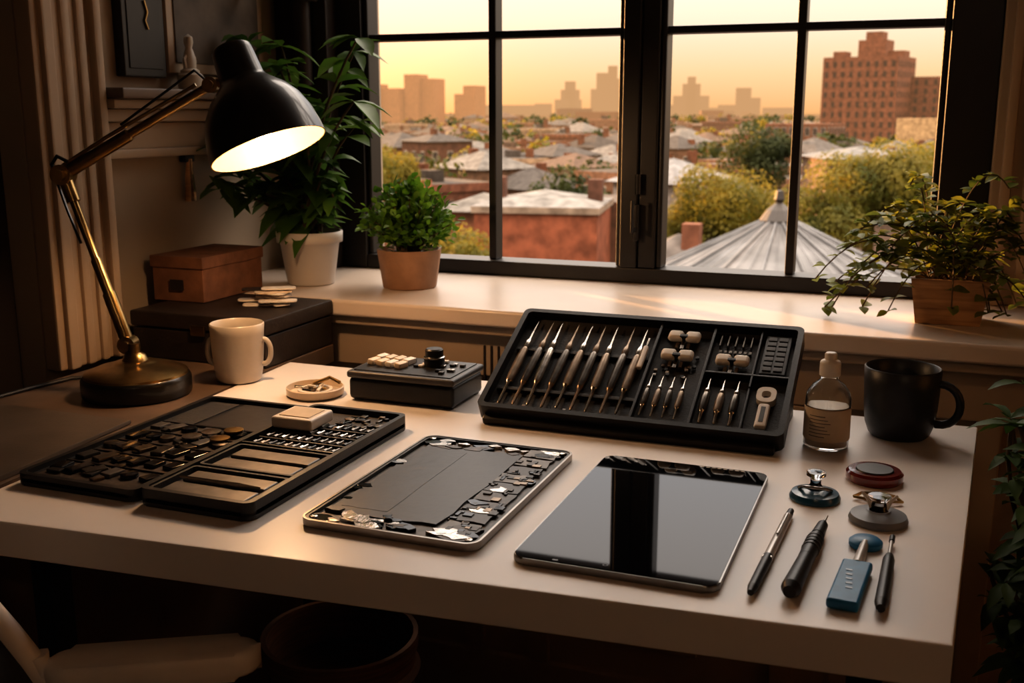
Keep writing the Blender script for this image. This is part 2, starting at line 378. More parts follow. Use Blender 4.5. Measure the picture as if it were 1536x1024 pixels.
# ---------------------------------------------------------------- boxes at left
b=B('storage_case')
c,sz=span(-1.315,-1.035,1.51,1.733,.7505,.806); b.box(c,sz,M_boxdk,.004)
c,sz=span(-1.318,-1.032,1.508,1.734,.808,.836); b.box(c,sz,M_boxdk,.004)
b.box((-1.17,1.507,.808),(.03,.006,.018),M_brass,.002); b.make()
b=B('cardboard_box')
c,sz=span(-1.345,-1.232,1.61,1.80,.8365,.905); b.box(c,sz,M_card,.002)
c,sz=span(-1.348,-1.229,1.607,1.803,.899,.921); b.box(c,sz,M_card,.002)
b.box((-1.288,1.606,.868),(.03,.002,.02),M_boxdk,.0005); b.make()
b=B('paper_samples')
for i in range(13):
    b.prism(rr(.045+.04*random.random(),.030,.008,3),0,.0022,random.choice([M_white,M_white,M_cream,M_boxdk]),0,M=Matrix.Translation((-1.12+random.uniform(-.035,.035),1.655+random.uniform(-.025,.025),.8365+.0023*i))@Matrix.Rotation(random.uniform(-.7,.7),4,'Z'))
b.make()

# ---------------------------------------------------------------- mugs
def mug(name,x,y,z,prof_out,th,m,handles,hr):
    b=B(name); H=prof_out[-1][1]
    inner=[(max(r-th,0),zz) for r,zz in prof_out if zz>.006][::-1]
    b.lathe([(0,0)]+prof_out+[(prof_out[-1][0]-th*.5,H+.0015)]+inner+[(0,.006)],m,(x,y,z),48)
    R=prof_out[-2][0]
    for ang,z0,z1,out in handles:
        dx,dy=cos(radians(ang)),sin(radians(ang)); pts=[]
        for i in range(13):
            t=pi*i/12; rr_=R-.003+out*sin(t)**.8; zz=(z0+z1)/2+(z1-z0)/2*cos(t)
            pts.append((x+dx*rr_,y+dy*rr_,z+zz))
        b.tube(pts,hr,m,10)
    return b.make(sharp=70)
mug('ceramic_mug',-1.033,1.43,.7505,[(.032,0),(.036,.003),(.039,.02),(.0415,.05),(.0430,.08),(.0440,.095)],.0035,M_ceramic,[(20,.028,.07,.014),(200,.028,.07,.010)],.0042)
mug('coffee_mug',-.0114,1.497,.7505,[(.036,0),(.040,.004),(.045,.018),(.0475,.04),(.049,.07),(.050,.094)],.004,M_darkcer,[(-12,.022,.078,.030)],.0055)

b=B('parts_dish'); x,y,z=-.867,1.394,.7505
b.lathe([(0,0),(.040,0),(.044,.003),(.045,.013),(.043,.014),(.041,.005),(0,.004)],M_cream,(x,y,z),40)
b.ring([(x+.027*cos(a*pi/16),y+.027*sin(a*pi/16)) for a in range(32)],[(x+.022*cos(a*pi/16),y+.022*sin(a*pi/16)) for a in range(32)],z+.004,z+.010,M_white)
for i in range(14):
    a=random.random()*6.28; r=random.random()*.028
    b.box((x+r*cos(a),y+r*sin(a),z+.008+.006*random.random()),(.014,.005,.003),random.choice([M_steel,M_brass,M_white,M_blkplas]),.001,rot=(random.uniform(-.3,.3),random.uniform(-.3,.3),random.random()*3))
b.tube([(x-.01,y+.01,z+.014),(x+.01,y+.028,z+.022),(x+.032,y+.02,z+.018)],.003,M_brass,8)
b.make()

b=B('soldering_station')
c,sz=span(-.803,-.628,1.385,1.50,.7525,.787); b.box(c,sz,M_blkplas,.007,3)
c,sz=span(-.805,-.626,1.383,1.502,.786,.797); b.box(c,sz,M_gryplas,.004,3)
c,sz=span(-.796,-.635,1.392,1.494,.797,.7985); b.box(c,sz,M_blkplas,.0005)
for sx in (-.79,-.64):
    for sy in (1.40,1.488): b.box((sx,sy,.7515),(.014,.014,.003),M_blkplas,.0005)
for i in range(2):
    for j in range(4):
        b.box((-.783+j*.017,1.462-i*.028-.003*j,.803),(.012,.022,.009),M_cream if (i+j)%3 else M_white,.002,rot=(0,.12,-.2))
        b.box((-.783+j*.017,1.474-i*.028-.003*j,.801),(.012,.005,.008),M_blkplas,.001)
b.lathe([(0,0),(.016,0),(.016,.014),(.014,.016),(.014,.026),(.012,.028),(0,.028)],M_blkplas,(-.690,1.455,.798),28)
b.lathe([(.0145,.012),(.0165,.013),(.0165,.015),(.0145,.016)],M_steel,(-.690,1.455,.798),28)
for i in range(16): b.box((random.uniform(-.72,-.645),random.uniform(1.40,1.48),.8005),(.008,.008,.004),random.choice([M_white,M_steel,M_blkplas,M_gryplas]),.001)
b.make()

# ---------------------------------------------------------------- open tool kit (left)
b=B('repair_kit_tray'); z=.7505
def tray(x0,x1,y0,y1,h,fl):
    w_,d_=x1-x0,y1-y0; cx,cy=(x0+x1)/2,(y0+y1)/2
    b.prism(rr(w_,d_,.012,5,cx,cy),z,z+fl,M_blkplas,.0015)
    b.ring(rr(w_,d_,.012,5,cx,cy),rr(w_-.014,d_-.014,.007,5,cx,cy),z+fl*.5,z+h,M_blkplas)
tray(-.98,-.805,.908,1.285,.015,.009); tray(-.799,-.65,.905,1.283,.021,.010)
for yy in (.97,1.22): b.box((-.802,yy,z+.009),(.012,.04,.01),M_blkplas,.002)
def parts(n,x0,x1,y0,y1,zz,ms,smin=.006,smax=.02,hh=.004):
    for i in range(n):
        b.box((random.uniform(x0,x1),random.uniform(y0,y1),zz+hh*random.uniform(.3,.6)),(random.uniform(smin,smax),random.uniform(smin,smax),hh*random.uniform(.6,1.4)),random.choice(ms),.001,rot=(0,0,random.choice([0,0,.3,-.4,1.0])))
b.box((-.862,1.215,z+.0105),(.095,.11,.002),M_batt,.0005)
c,sz=span(-.968,-.92,1.10,1.27,z+.009,z+.0105); b.box(c,sz,M_blksoft,.0005)
c,sz=span(-.965,-.818,.922,1.15,z+.009,z+.010); b.box(c,sz,M_pcb,.0003)
for j,yy in enumerate((1.135,1.09,1.045,1.00,.955)):
    b.box((-.89,yy+.022,z+.0105),(.155,.002,.003),M_blkplas,.0005)
    for k in range(6):
        xx=-.955+k*.026+random.uniform(-.003,.003)
        m_=random.choice([M_glossprt,M_glossprt,M_blkplas,M_gryplas,M_dksteel])
        if random.random()<.25: b.lathe([(0,0),(.010,0),(.011,.002),(.010,.006),(.006,.007),(0,.007)],m_,(xx,yy,z+.009),16)
        else: b.box((xx,yy,z+.012),(.018,.028*random.uniform(.7,1.1),.006),m_,.002,rot=(0,0,random.uniform(-.5,.1)))
for xx,yy in ((-.858,1.12),(-.835,1.137),(-.87,1.095),(-.83,1.10)):
    b.lathe([(0,0),(.013,0),(.013,.002),(0,.0035)],M_brass if xx>-.84 else M_steel,(xx,yy,z+.017),20)
parts(26,-.96,-.82,.93,1.15,z+.010,[M_blkplas,M_glossprt,M_dksteel])
c,sz=span(-.79,-.66,1.098,1.273,z+.010,z+.013); b.box(c,sz,M_blksoft,.0005)
b.box((-.7245,1.094,z+.015),(.135,.004,.012),M_blkplas,.001)
for r in range(4):
    yy=1.112+r*.030
    b.box((-.7245,yy-.013,z+.0145),(.13,.003,.006),M_blkplas,.0005)
    for k in range(11):
        xx=-.781+k*.0115
        b.tube([(xx,yy-.009,z+.016),(xx,yy-.002,z+.016),(xx,yy-.001,z+.016),(xx,yy+.010,z+.016)],[.0034,.0034,.0018,.0015],random.choice([M_steel,M_dksteel,M_dksteel,M_dksteel,M_bronze,M_blkplas,M_blkplas]),8)
b.box((-.765,1.195,z+.026),(.062,.060,.016),M_white,.004,3); b.box((-.765,1.195,z+.0345),(.046,.042,.0015),M_cream,.0006)
parts(26,-.725,-.665,1.20,1.265,z+.013,[M_blkplas,M_dksteel,M_glossprt,M_bronze],.005,.014)
for yy,w_ in ((1.047,.128),(.955,.128)):
    b.ring(rr(.134,.086,.006,4,-.7245,yy),rr(.126,.078,.004,4,-.7245,yy),z+.010,z+.019,M_blksoft)
    b.prism(rr(.126,.078,.004,4,-.7245,yy),z+.010,z+.0115,M_gryplas)
    for k in (-1,1): b.box((-.7245,yy+k*.0195,z+.014),(.112,.030,.005),M_plate,.003,3)
b.tube([(-.78,.957,z+.019),(-.70,.955,z+.019),(-.672,.957,z+.019)],[.002,.0035,.001],M_steel,8)
b.make()

# ---------------------------------------------------------------- opened tablet
b=B('disassembled_tablet'); z=.7505; X0,X1,Y0,Y1=-.598,-.392,.915,1.24; cx,cy=(X0+X1)/2,(Y0+Y1)/2
W,D=X1-X0,Y1-Y0
b.prism(rr(W-.003,D-.003,.014,8,cx,cy),z,z+.003,M_alu2,.0008)
b.ring(rr(W,D,.016,8,cx,cy),rr(W-.005,D-.005,.0135,8,cx,cy),z+.0015,z+.0095,M_alu2)
b.ring(rr(W-.0052,D-.0052,.0135,8,cx,cy),rr(W-.012,D-.012,.011,8,cx,cy),z+.002,z+.0085,M_blkplas)
b.prism(rr(W-.013,D-.013,.010,6,cx,cy),z+.003,z+.0045,M_pcb)
def jag(x0,x1,y0,y1,n,j):
    p=[]
    for (ax_,ay),(bx_,by_) in (((x0,y0),(x1,y0)),((x1,y0),(x1,y1)),((x1,y1),(x0,y1)),((x0,y1),(x0,y0))):
        for i in range(n):
            t=i/n; p.append((ax_+(bx_-ax_)*t+random.uniform(-j,j),ay+(by_-ay)*t+random.uniform(-j,j)))
    return p
b.prism(jag(-.583,-.452,.955,1.205,7,.0035),z+.0045,z+.0072,M_batt,.0004)
b.prism(jag(-.575,-.52,.97,1.19,5,.001),z+.0072,z+.0075,M_batt)
for k in range(9):
    y_=.945+k*.032
    b.prism(jag(-.448,-.408,y_,y_+.029,3,.0022),z+.0045,z+.0068+.0004*(k%3),random.choice([M_pcb,M_pcb,M_plate,M_gryplas]))
for k in range(60):
    b.box((random.uniform(-.446,-.408),random.uniform(.94,1.22),z+.0075),(random.uniform(.003,.011),random.uniform(.003,.011),.0022),random.choice([M_glossprt,M_pcb,M_blkplas,M_gryplas,M_bronze]),.0004)
for k in range(56):
    fr=random.random()
    if fr<.42: px_,py_=random.uniform(-.585,-.41),random.uniform(.926,.958)
    elif fr<.75: px_,py_=random.uniform(-.585,-.41),random.uniform(1.203,1.228)
    elif fr<.88: px_,py_=random.uniform(-.59,-.572),random.uniform(.93,1.22)
    else: px_,py_=random.uniform(-.455,-.40),random.uniform(.93,1.22)
    m_=random.choice([M_glossprt,M_glossprt,M_glossprt,M_foil,M_foil,M_steel,M_pcb])
    s_=random.uniform(.010,.024)
    pts=[(px_+s_*random.uniform(.25,1)*cos(a),py_+.6*s_*random.uniform(.25,1)*sin(a)) for a in [i*pi/4.5 for i in range(9)]]
    pts=[(min(max(p[0],X0+.006),X1-.006),min(max(p[1],Y0+.006),Y1-.006)) for p in pts]
    b.prism(pts,z+.0045,z+.0072+random.uniform(0,.0015),m_,.0003)
for sx,sy in ((-.585,.928),(-.405,.928),(-.585,1.227),(-.405,1.227)):
    b.lathe([(0,0),(.004,0),(.004,.002),(.002,.0025),(0,.0015)],M_steel,(sx,sy,z+.0072),14)
b.make()

# ---------------------------------------------------------------- assembled tablet
b=B('tablet_computer'); X0,X1,Y0,Y1=-.353,-.150,.908,1.246; cx,cy=(X0+X1)/2,(Y0+Y1)/2; W,D=X1-X0,Y1-Y0
b.prism(rr(W,D,.014,8,cx,cy),z,z+.0075,M_alu,.0022,seg=3)
b.prism(rr(W-.003,D-.003,.0125,8,cx,cy),z+.0074,z+.0081,M_glossblk,0)
b.lathe([(.0018,0),(.0022,.0001),(.0026,0)],M_gryplas,(cx-.008,Y0+.012,z+.0081),16)
b.prism(rr(.006,.003,.001,2,X0+.045,Y0+.006),z+.0081,z+.00815,M_gryplas)
for k in range(8): b.box((X1-.08+k*.007,Y1-.005,z+.0082),(.0045,.0022,.0003),M_bronze,.0001)
b.box((X0-.0003,Y1-.05,z+.004),(.0012,.02,.002),M_alu,.0003)
b.make(sharp=20)

# ---------------------------------------------------------------- tilted tool case
b=B('precision_tool_case'); Wc,Dc=.425,.230; tilt=radians(27)
TM=Matrix.Translation((-.572,1.352,.7525))@Matrix.Rotation(tilt,4,'X')
cxy=(Wc/2,Dc/2)
b.prism(rr(Wc,Dc,.010,5,*cxy),0,.010,M_blkplas,.002,M=TM)
b.ring(rr(Wc,Dc,.010,5,*cxy),rr(Wc-.016,Dc-.016,.006,5,*cxy),.006,.028,M_blkplas,M=TM)
b.prism(rr(Wc-.016,Dc-.016,.006,5,*cxy),.008,.013,M_blksoft,M=TM)
b.box((Wc/2,-.005,.008),(Wc-.02,.014,.014),M_blkplas,.004,M=TM)
yb=Dc*cos(tilt)-.014; zb=Dc*sin(tilt)-.008
V=[(.01,.03,0),(Wc-.01,.03,0),(Wc-.01,yb,0),(.01,yb,0),(.01,yb,zb),(Wc-.01,yb,zb),(.01,.03,.03*math.tan(tilt)-.002),(Wc-.01,.03,.03*math.tan(tilt)-.002)]
b.add(V,[(0,3,2,1),(2,3,4,5),(0,6,4,3),(1,2,5,7),(0,1,7,6),(6,7,5,4)],M_blkplas,M=Matrix.Translation((-.572,1.352,.7507)))
def cb(x0,x1,y0_,y1_,z0,z1,m,bev=.001): c,sz=span(x0,x1,y0_,y1_,z0,z1); b.box(c,sz,m,bev,M=TM)
cb(.218,.222,.010,.220,.012,.024,M_blkplas); cb(.298,.302,.010,.220,.012,.024,M_blkplas); cb(.366,.369,.095,.220,.012,.024,M_blkplas)
cb(.302,.416,.118,.122,.012,.024,M_blkplas); cb(.366,.369,.010,.118,.012,.022,M_blkplas)
cb(.012,.218,.14,.147,.012,.018,M_blksoft); cb(.012,.218,.05,.057,.012,.018,M_blksoft)
def tool(x,y0_,L,m1,m2,r=.0042,lean=0):
    P0=Vector((x,y0_,.019)); dv=Vector((lean,1,0)).normalized()
    st=[(0,.15),(.02,.35),(.22,.4),(.25,.8),(.32,1),(.5,1.05),(.62,.9),(.65,.6),(.68,.75),(.72,.7),(.76,.35),(.9,.25),(1,.06)]
    k0=[s_ for s_ in st if s_[0]<=.25]; k1=[s_ for s_ in st if .25<=s_[0]<=.65]; k2=[s_ for s_ in st if s_[0]>=.65]
    for kk,mm in ((k0,m2),(k1,m1),(k2,m2)): b.tube([P0+dv*L*t for t,_ in kk],[r*q_ for _,q_ in kk],mm,10,M=TM)
hm=[M_bronze,M_dksteel,M_steel,M_dksteel,M_bronze,M_dksteel,M_bronze,M_dksteel,M_bronze]
for i in range(9): tool(.026+i*.0215,.016+.004*random.random(),.194,hm[i],[M_steel,M_bronze][i%2],.0066,random.uniform(-.02,.02))
for i in range(4): tool(.230+i*.016,.022,.085,M_bronze if i%2 else M_dksteel,M_steel,.0046)
for i in range(3): tool(.312+i*.020,.020,.092,[M_dksteel,M_bronze,M_dksteel][i],M_steel,.006)
cb(.204,.212,.115,.165,.018,.026,M_white,.003); cb(.2065,.2095,.165,.185,.020,.023,M_steel,.001)
def pair(x,y):
    for s_ in (-1,1): b.box((x+s_*.0125,y,.022),(.022,.019,.012),M_white,.006,4,M=TM)
    b.box((x,y-.004,.024),(.012,.006,.008),M_blkplas,.001,M=TM); b.box((x,y-.016,.018),(.006,.02,.005),M_steel,.001,M=TM)
    for s_ in (-1,1): b.box((x+s_*.008,y-.016,.017),(.005,.012,.004),M_bronze,.001,M=TM)
pair(.258,.195); pair(.256,.152); pair(.335,.150)
for i in range(5): cb(.310+i*.011,.312+i*.011,.185,.212,.013,.019,M_dksteel,.0005)
for i in range(7): cb(.312+i*.007,.316+i*.007,.17,.176,.013,.018,M_dksteel,.0005)
cb(.374,.410,.128,.214,.013,.021,M_blkplas,.002)
for i in range(2):
    for j in range(7): cb(.378+i*.015,.390+i*.015,.134+j*.011,.142+j*.011,.021,.0225,M_gryplas,.0005)
b.ring(rr(.026,.03,.010,4,.392,.083),rr(.012,.014,.005,4,.392,.083),.014,.024,M_white,M=TM)
cb(.384,.400,.020,.066,.014,.024,M_white,.004); cb(.389,.395,.028,.058,.0235,.0245,M_gryplas,.0004)
for i in range(30): 
    px_,py_=random.choice([(random.uniform(.23,.29),random.uniform(.11,.135)),(random.uniform(.02,.2),random.uniform(.012,.02)),(random.uniform(.23,.29),random.uniform(.12,.215))])
    b.box((px_,py_,.016),(.005,.005,.003),random.choice([M_steel,M_bronze,M_blkplas]),.0005,M=TM)
b.make()

# ---------------------------------------------------------------- bottle
b=B('dropper_bottle'); x,y,z=-.0997,1.411,.7505
b.lathe([(0,0),(.027,0),(.029,.003),(.029,.066),(.027,.074),(.020,.084),(.012,.090),(.0105,.094),(.0105,.100),(.009,.100),(.009,.092),(.018,.083),(.0265,.072),(.0275,.065),(.0275,.004),(0,.003)],M_clear,(x,y,z),40)
b.lathe([(0,.0035),(.0268,.0045),(.0268,.056),(0,.056)],M_liquid,(x,y,z),32)
b.lathe([(.0293,.012),(.0298,.013),(.0298,.054),(.0293,.055)],M_label,(x,y,z),40)
for k in range(7):
    a0=-2.3
    pts=[(x+.0300*cos(a0+i*.12),y+.0300*sin(a0+i*.12),z+.046-k*.0045) for i in range(7+k%3)]
    b.tube(pts,.0005,M_ink,4)
b.lathe([(.0105,.094),(.0135,.096),(.0135,.112),(.012,.115),(.008,.117),(.008,.124),(.006,.126),(0,.126)],M_white,(x,y,z),28)
b.make(sharp=55)

b=B('suction_cup'); x,y=-.0928,1.200
b.lathe([(0,0),(.028,0),(.0285,.003),(.026,.008),(.016,.010),(.013,.012),(0,.012)],M_dkblue,(x,y,z),36)
b.lathe([(0,.012),(.010,.012),(.006,.018),(.006,.024),(.011,.028),(.011,.032),(0,.033)],M_clear,(x,y,z),24)
b.tube([(x-.018,y,z+.011),(x-.012,y-.01,z+.016),(x,y-.013,z+.017),(x+.012,y-.01,z+.016),(x+.018,y,z+.011)],.002,M_steel,8); b.make()
b=B('lens_disc'); x,y=-.0328,1.291
b.lathe([(0,0),(.031,0),(.033,.003),(.033,.010),(.030,.013),(.012,.0125),(0,.0125)],M_red,(x,y,z),40)
b.lathe([(0,.0125),(.022,.0128),(.021,.0145),(0,.0145)],M_blkplas,(x,y,z),32); b.make()
b=B('suction_cup'); x,y=-.0222,1.153
b.lathe([(0,0),(.030,0),(.031,.003),(.029,.008),(.014,.011),(.012,.013),(0,.013)],M_greyrub,(x,y,z),36)
b.lathe([(0,.013),(.010,.013),(.007,.022),(.012,.027),(.012,.029),(0,.029)],M_clear,(x,y,z),24)
for s_ in (-1,1): b.tube([(x+s_*.008,y,z+.014),(x+s_*.012,y,z+.024),(x+s_*.018,y+.003,z+.030)],.0018,M_white,8)
b.make()
b=B('spring_clip'); x,y=-.0252,1.215
b.tube([(x-.026,y,z+.003),(x-.018,y+.010,z+.005),(x,y+.013,z+.006),(x+.018,y+.010,z+.005),(x+.026,y,z+.003),(x+.014,y-.006,z+.004),(x-.014,y-.006,z+.004),(x-.026,y,z+.003)],.0018,M_brass,8)
b.tube([(x-.015,y+.005,z+.0035),(x,y,z+.003),(x+.015,y+.005,z+.0035)],.0025,M_cream,8); b.make()
def pen(name,A,Bp,stations,zc):
    b=B(name); A=Vector((*A,z+zc)); Bv=Vector((*Bp,z+zc)); 
    for (t0,r0,t1,r1,m) in stations: b.tube([A+(Bv-A)*t0,A+(Bv-A)*t1],[r0,r1],m,16)
    return b,A,Bv
b,A,Bv=pen('ballpoint_pen',(-.1116,1.1397),(-.1215,.914),[(0,.0015,.02,.003,M_blkplas),(.02,.0034,.10,.0042,M_blkplas),(.10,.0046,.62,.0048,M_silver),(.62,.0053,.95,.0050,M_blkplas),(.95,.005,1,.003,M_blkplas)],.0056)
b.tube([A+(Bv-A)*.12+Vector((0,0,.0052)),A+(Bv-A)*.4+Vector((0,0,.006))],.0012,M_steel,6); b.box(tuple(A+(Bv-A)*.64),(.011,.006,.008),M_steel,.002); b.make()
b,A,Bv=pen('precision_screwdriver',(-.073,1.1234),(-.088,.9197),[(0,.0012,.10,.0016,M_silver),(.10,.003,.14,.005,M_blkplas),(.14,.0055,.30,.0070,M_blkplas),(.30,.0065,.34,.0065,M_blkplas),(.34,.0085,.60,.0078,M_blkplas),(.60,.0076,.96,.0092,M_blkplas),(.96,.0092,1,.006,M_blkplas)],.0095)
for t in (.36,.40,.44,.48): b.tube([A+(Bv-A)*t,A+(Bv-A)*(t+.012)],.0089,M_gryplas,16)
b.make()
b=B('pry_tool')
b.lathe([(0,0),(.015,0),(.0165,.002),(.0165,.006),(.013,.009),(0,.010)],M_blue,(-.0308,1.076,z),32)
b.tube([(-.0312,1.07,z+.006),(-.035,1.01,z+.006)],[.0042,.006],M_silver,12)
b.box((-.0385,.964,z+.006),(.028,.098,.010),M_blue,.003,3,rot=(0,0,-.075))
for k in range(5): b.box((-.0385-.0006*k,.945+k*.010,z+.0112),(.006,.004,.0006),M_dkblue,.0002,rot=(0,0,-.075))
b.make()
b,A,Bv=pen('slim_screwdriver',(-.0059,1.095),(-.0101,.9206),[(0,.0028,.08,.0028,M_blkplas),(.08,.002,.30,.002,M_silver),(.30,.004,.36,.0056,M_blkplas),(.36,.0056,.93,.0062,M_blkplas),(.93,.0062,1,.004,M_blkplas)],.0068)
b.make()

# ---------------------------------------------------------------- plants
def rnd(s_=1): return random.uniform(-s_,s_)
b=B('potted_ficus'); x,y,z0=-1.174,1.889,.8365
b.lathe([(0,0),(.046,0),(.048,.003),(.060,.085),(.067,.087),(.068,.108),(.064,.109),(.062,.09),(0,.088)],M_potw,(x,y,z0),44)
b.lathe([(0,.09),(.0615,.09)],M_soil,(x,y,z0),24)
random.seed(21)
for k in range(22):
    a=random.random()*6.28; sp=random.uniform(.04,.21); top=random.uniform(.12,.34) if k>5 else random.uniform(.34,.43)
    P0=Vector((x+rnd(.02),y+rnd(.02),z0+.088)); P2=P0+Vector((cos(a)*sp*1.05,sin(a)*sp*.75-.03,top-.02)); P1=P0+Vector((cos(a)*sp*.25,sin(a)*sp*.2,top*.6))
    pts=[]
    for i in range(9):
        t=i/8; p=P0*(1-t)**2+P1*2*t*(1-t)+P2*t*t
        p.x=max(p.x,XL+.03); p.y=min(p.y,2.07)
        if p.z<z0+.26: p.x=min(p.x,-1.10)
        pts.append(p)
    b.tube(pts,[.0045-.0003*i for i in range(9)],M_stem,6)
    for i in range(2,9):
        for r in range(2 if i<8 else 5):
            an=random.random()*6.28
            d=Vector((cos(an),sin(an),random.uniform(-.3,.7)))
            p=pts[i]; L=random.uniform(.06,.09)
            e=p+d*L
            if e.x<XL+.012 or e.y>2.08: d.x=abs(d.x); d.y=-abs(d.y)
            if e.x>-1.07 and e.z<z0+.25: d.x=-abs(d.x)*.5
            b.leaf(p,d,(rnd(.3),rnd(.3),1),L,L*random.uniform(.38,.5),M_leaf1,droop=random.uniform(.2,.6))
b.make(sharp=80)
b=B('potted_boxwood'); x,y=-.9636,1.923
def pot6(m,rb,rt,h,n=8):
    b.lathe([(0,0),(rb,0),(rb*1.02,.003),(rt,h),(rt-.005,h),(rt-.008,h-.012),(0,h-.012)],m,(x,y,z0),n)
pot6(M_terra,.054,.066,.078,10); b.lathe([(0,.068),(.058,.068)],M_soil,(x,y,z0),16)
random.seed(5)
for k in range(85):
    th=random.random()*6.28; ph=random.uniform(.0,1.6); R_=random.uniform(.75,1.05)
    T_=Vector((x,y,z0+.115))+Vector((.100*cos(th)*sin(ph),.095*sin(th)*sin(ph),.100*cos(ph)-.01))*R_
    P0=Vector((x+rnd(.02),y+rnd(.02),z0+.068))
    b.tube([P0,(P0+T_)/2+Vector((0,0,.01)),T_],[.0014,.0012,.0008],M_stem,4)
    for i in range(22):
        t=random.uniform(.35,1.05); p=P0+(T_-P0)*t+Vector((rnd(.012),rnd(.012),rnd(.012)))
        d=(T_-P0).normalized()+Vector((rnd(.9),rnd(.9),rnd(.7)))
        L=random.uniform(.014,.022); b.leaf(p,d,(rnd(),rnd(),1),L,L*.65,M_leaf2,.15)
b.make(sharp=80)
b=B('potted_trailing_vine'); x,y=.048,1.925
def frust(m,wb_,wt,db,dt,h):
    V=[]
    for w_,d_,zz in ((wb_,db,0),(wt,dt,h),(wt-.012,dt-.012,h),(wt-.012,dt-.012,h-.012)):
        V+=[(x-w_/2,y-d_/2,z0+zz),(x+w_/2,y-d_/2,z0+zz),(x+w_/2,y+d_/2,z0+zz),(x-w_/2,y+d_/2,z0+zz)]
    F=[(3,2,1,0)]
    for k in range(3):
        for i in range(4): F.append((k*4+i,k*4+(i+1)%4,(k+1)*4+(i+1)%4,(k+1)*4+i))
    b.add(V,F,m); b.add(V[12:],[(0,1,2,3)],M_soil)
frust(M_wood,.100,.122,.085,.105,.076)
random.seed(11)
for k in range(40):
    a=random.random()*6.28; sp=random.uniform(.05,.16)
    if k<14: a=pi+rnd(.5); sp=random.uniform(.10,.21)
    elif k<22: a=rnd(.4); sp=random.uniform(.08,.14)
    P0=Vector((x+rnd(.035),y+rnd(.025),z0+.066))
    up=random.uniform(.05,.17)
    ey=sin(a)*sp*.6-.02
    ez=random.uniform(-.055,.10) if sp>.11 else random.uniform(.08,.17)
    P2=P0+Vector((cos(a)*sp,ey,ez)); P1=P0+Vector((cos(a)*sp*.5,ey*.5,up+max(0,ez)*.5))
    P2.z=max(P2.z,z0+.008); P2.y=min(P2.y,2.09)
    pts=[P0*(1-t)**2+P1*2*t*(1-t)+P2*t*t for t in [i/11 for i in range(12)]]
    b.tube(pts,.0012,M_stem,4)
    for i in range(2,12):
        for r in range(2):
            an=random.random()*6.28; d=Vector((cos(an),sin(an),random.uniform(-.3,.6)))
            L=random.uniform(.018,.032); p=pts[i]
            if p.z+d.z*L<z0+.004: d.z=.1
            b.leaf(p,d,(rnd(.5),rnd(.5),1),L,L*.7,M_leaf3,.2)
b.make(sharp=80)
b=B('floor_plant'); x,y=.26,1.36
b.lathe([(0,0),(.09,0),(.12,.22),(.125,.22),(.125,.25),(.115,.25),(.11,.22),(0,.22)],M_boxdk,(x,y,.001),36)
random.seed(31)
for k in range(34):
    a=random.random()*6.28 if k%2 else pi+rnd(1.0); sp=random.uniform(.06,.17)
    P0=Vector((x+rnd(.03),y+rnd(.03),.22)); P2=P0+Vector((cos(a)*sp,sin(a)*sp,random.uniform(.2,.66))); P1=(P0+P2)/2+Vector((0,0,.12))
    pts=[P0*(1-t)**2+P1*2*t*(1-t)+P2*t*t for t in [i/9 for i in range(10)]]
    for p in pts: p.x=max(p.x,.118)
    b.tube(pts,.003,M_stem,5)
    for i in range(2,10):
        for r in range(5):
            an=random.random()*6.28; d=Vector((cos(an),sin(an),random.uniform(-.1,.7))); L=random.uniform(.04,.065)
            p=pts[i]
            if p.x+d.x*L<(.094 if p.z<.80 else .06): d.x=abs(d.x)*.3
            b.leaf(p,d,(rnd(.3),rnd(.3),1),L,L*.36,M_leaf4,.4)
b.make(sharp=80)

b=B('storage_basket'); x,y=-.83,1.38
b.lathe([(0,0),(.10,0),(.105,.01),(.122,.33),(.126,.34),(.126,.36),(.118,.36),(.114,.33),(.098,.012),(0,.012)],M_wicker,(x,y,.001),36)
for zz in (.06,.12,.18,.24,.30): b.lathe([(.106+zz*.05,zz-.01),(.114+zz*.05,zz),(.106+zz*.05,zz+.01)],M_wicker,(x,y,.001),36)
b.make()

# office chair
e=bpy.data.objects.new('office_chair',None); COL.objects.link(e)
CM=Matrix.Translation((-.557,.592,0))@Matrix.Rotation(radians(-60),4,'Z')
def ch(p): return tuple(CM@Vector(p))
b=B('backrest')
V=[];F=[];nx,nz=16,12
for j in range(nz+1):
    for i in range(nx+1):
        u=-1+2*i/nx; v=j/nz
        V.append(ch((u*.26*(1-.10*v**4),-.09-.21*v**1.6-.06*(1-u*u),.48+.38*v+.02*(1-u*u)*v)))
for j in range(nz):
    for i in range(nx): F.append((j*(nx+1)+i,j*(nx+1)+i+1,(j+1)*(nx+1)+i+1,(j+1)*(nx+1)+i))
b.add(V,F,M_mesh)
edge=[V[j*(nx+1)] for j in range(nz+1)]+[V[nz*(nx+1)+i] for i in range(1,nx+1)]+[V[j*(nx+1)+nx] for j in range(nz-1,-1,-1)]
b.tube(edge,.013,M_chgrey,10); b.make(parent=e,sharp=70)
b=B('seat'); b.prism([tuple(p) for p in rr(.46,.42,.08,6,0,.05)],.40,.46,M_mesh,.015,M=CM); b.make(parent=e)
b=B('armrests')
for s_ in (-1,1):
    b.prism([tuple(p) for p in rr(.052,.215,.0255,8,s_*.26,-.022)],.612,.640,M_chgrey,.011,M=CM,seg=4)
    b.tube([ch((s_*.258,-.02,.615)),ch((s_*.265,-.02,.5)),ch((s_*.20,.0,.41))],.014,M_blkplas,8)
    b.tube([ch((s_*.26,-.10,.626)),ch((s_*.26,-.13,.625)),ch((s_*.26,-.135,.645))],.012,M_chgrey,8)
b.make(parent=e,sharp=70)
b=B('pedestal'); b.tube([ch((0,0,.41)),ch((0,0,.1))],.025,M_blkplas,12)
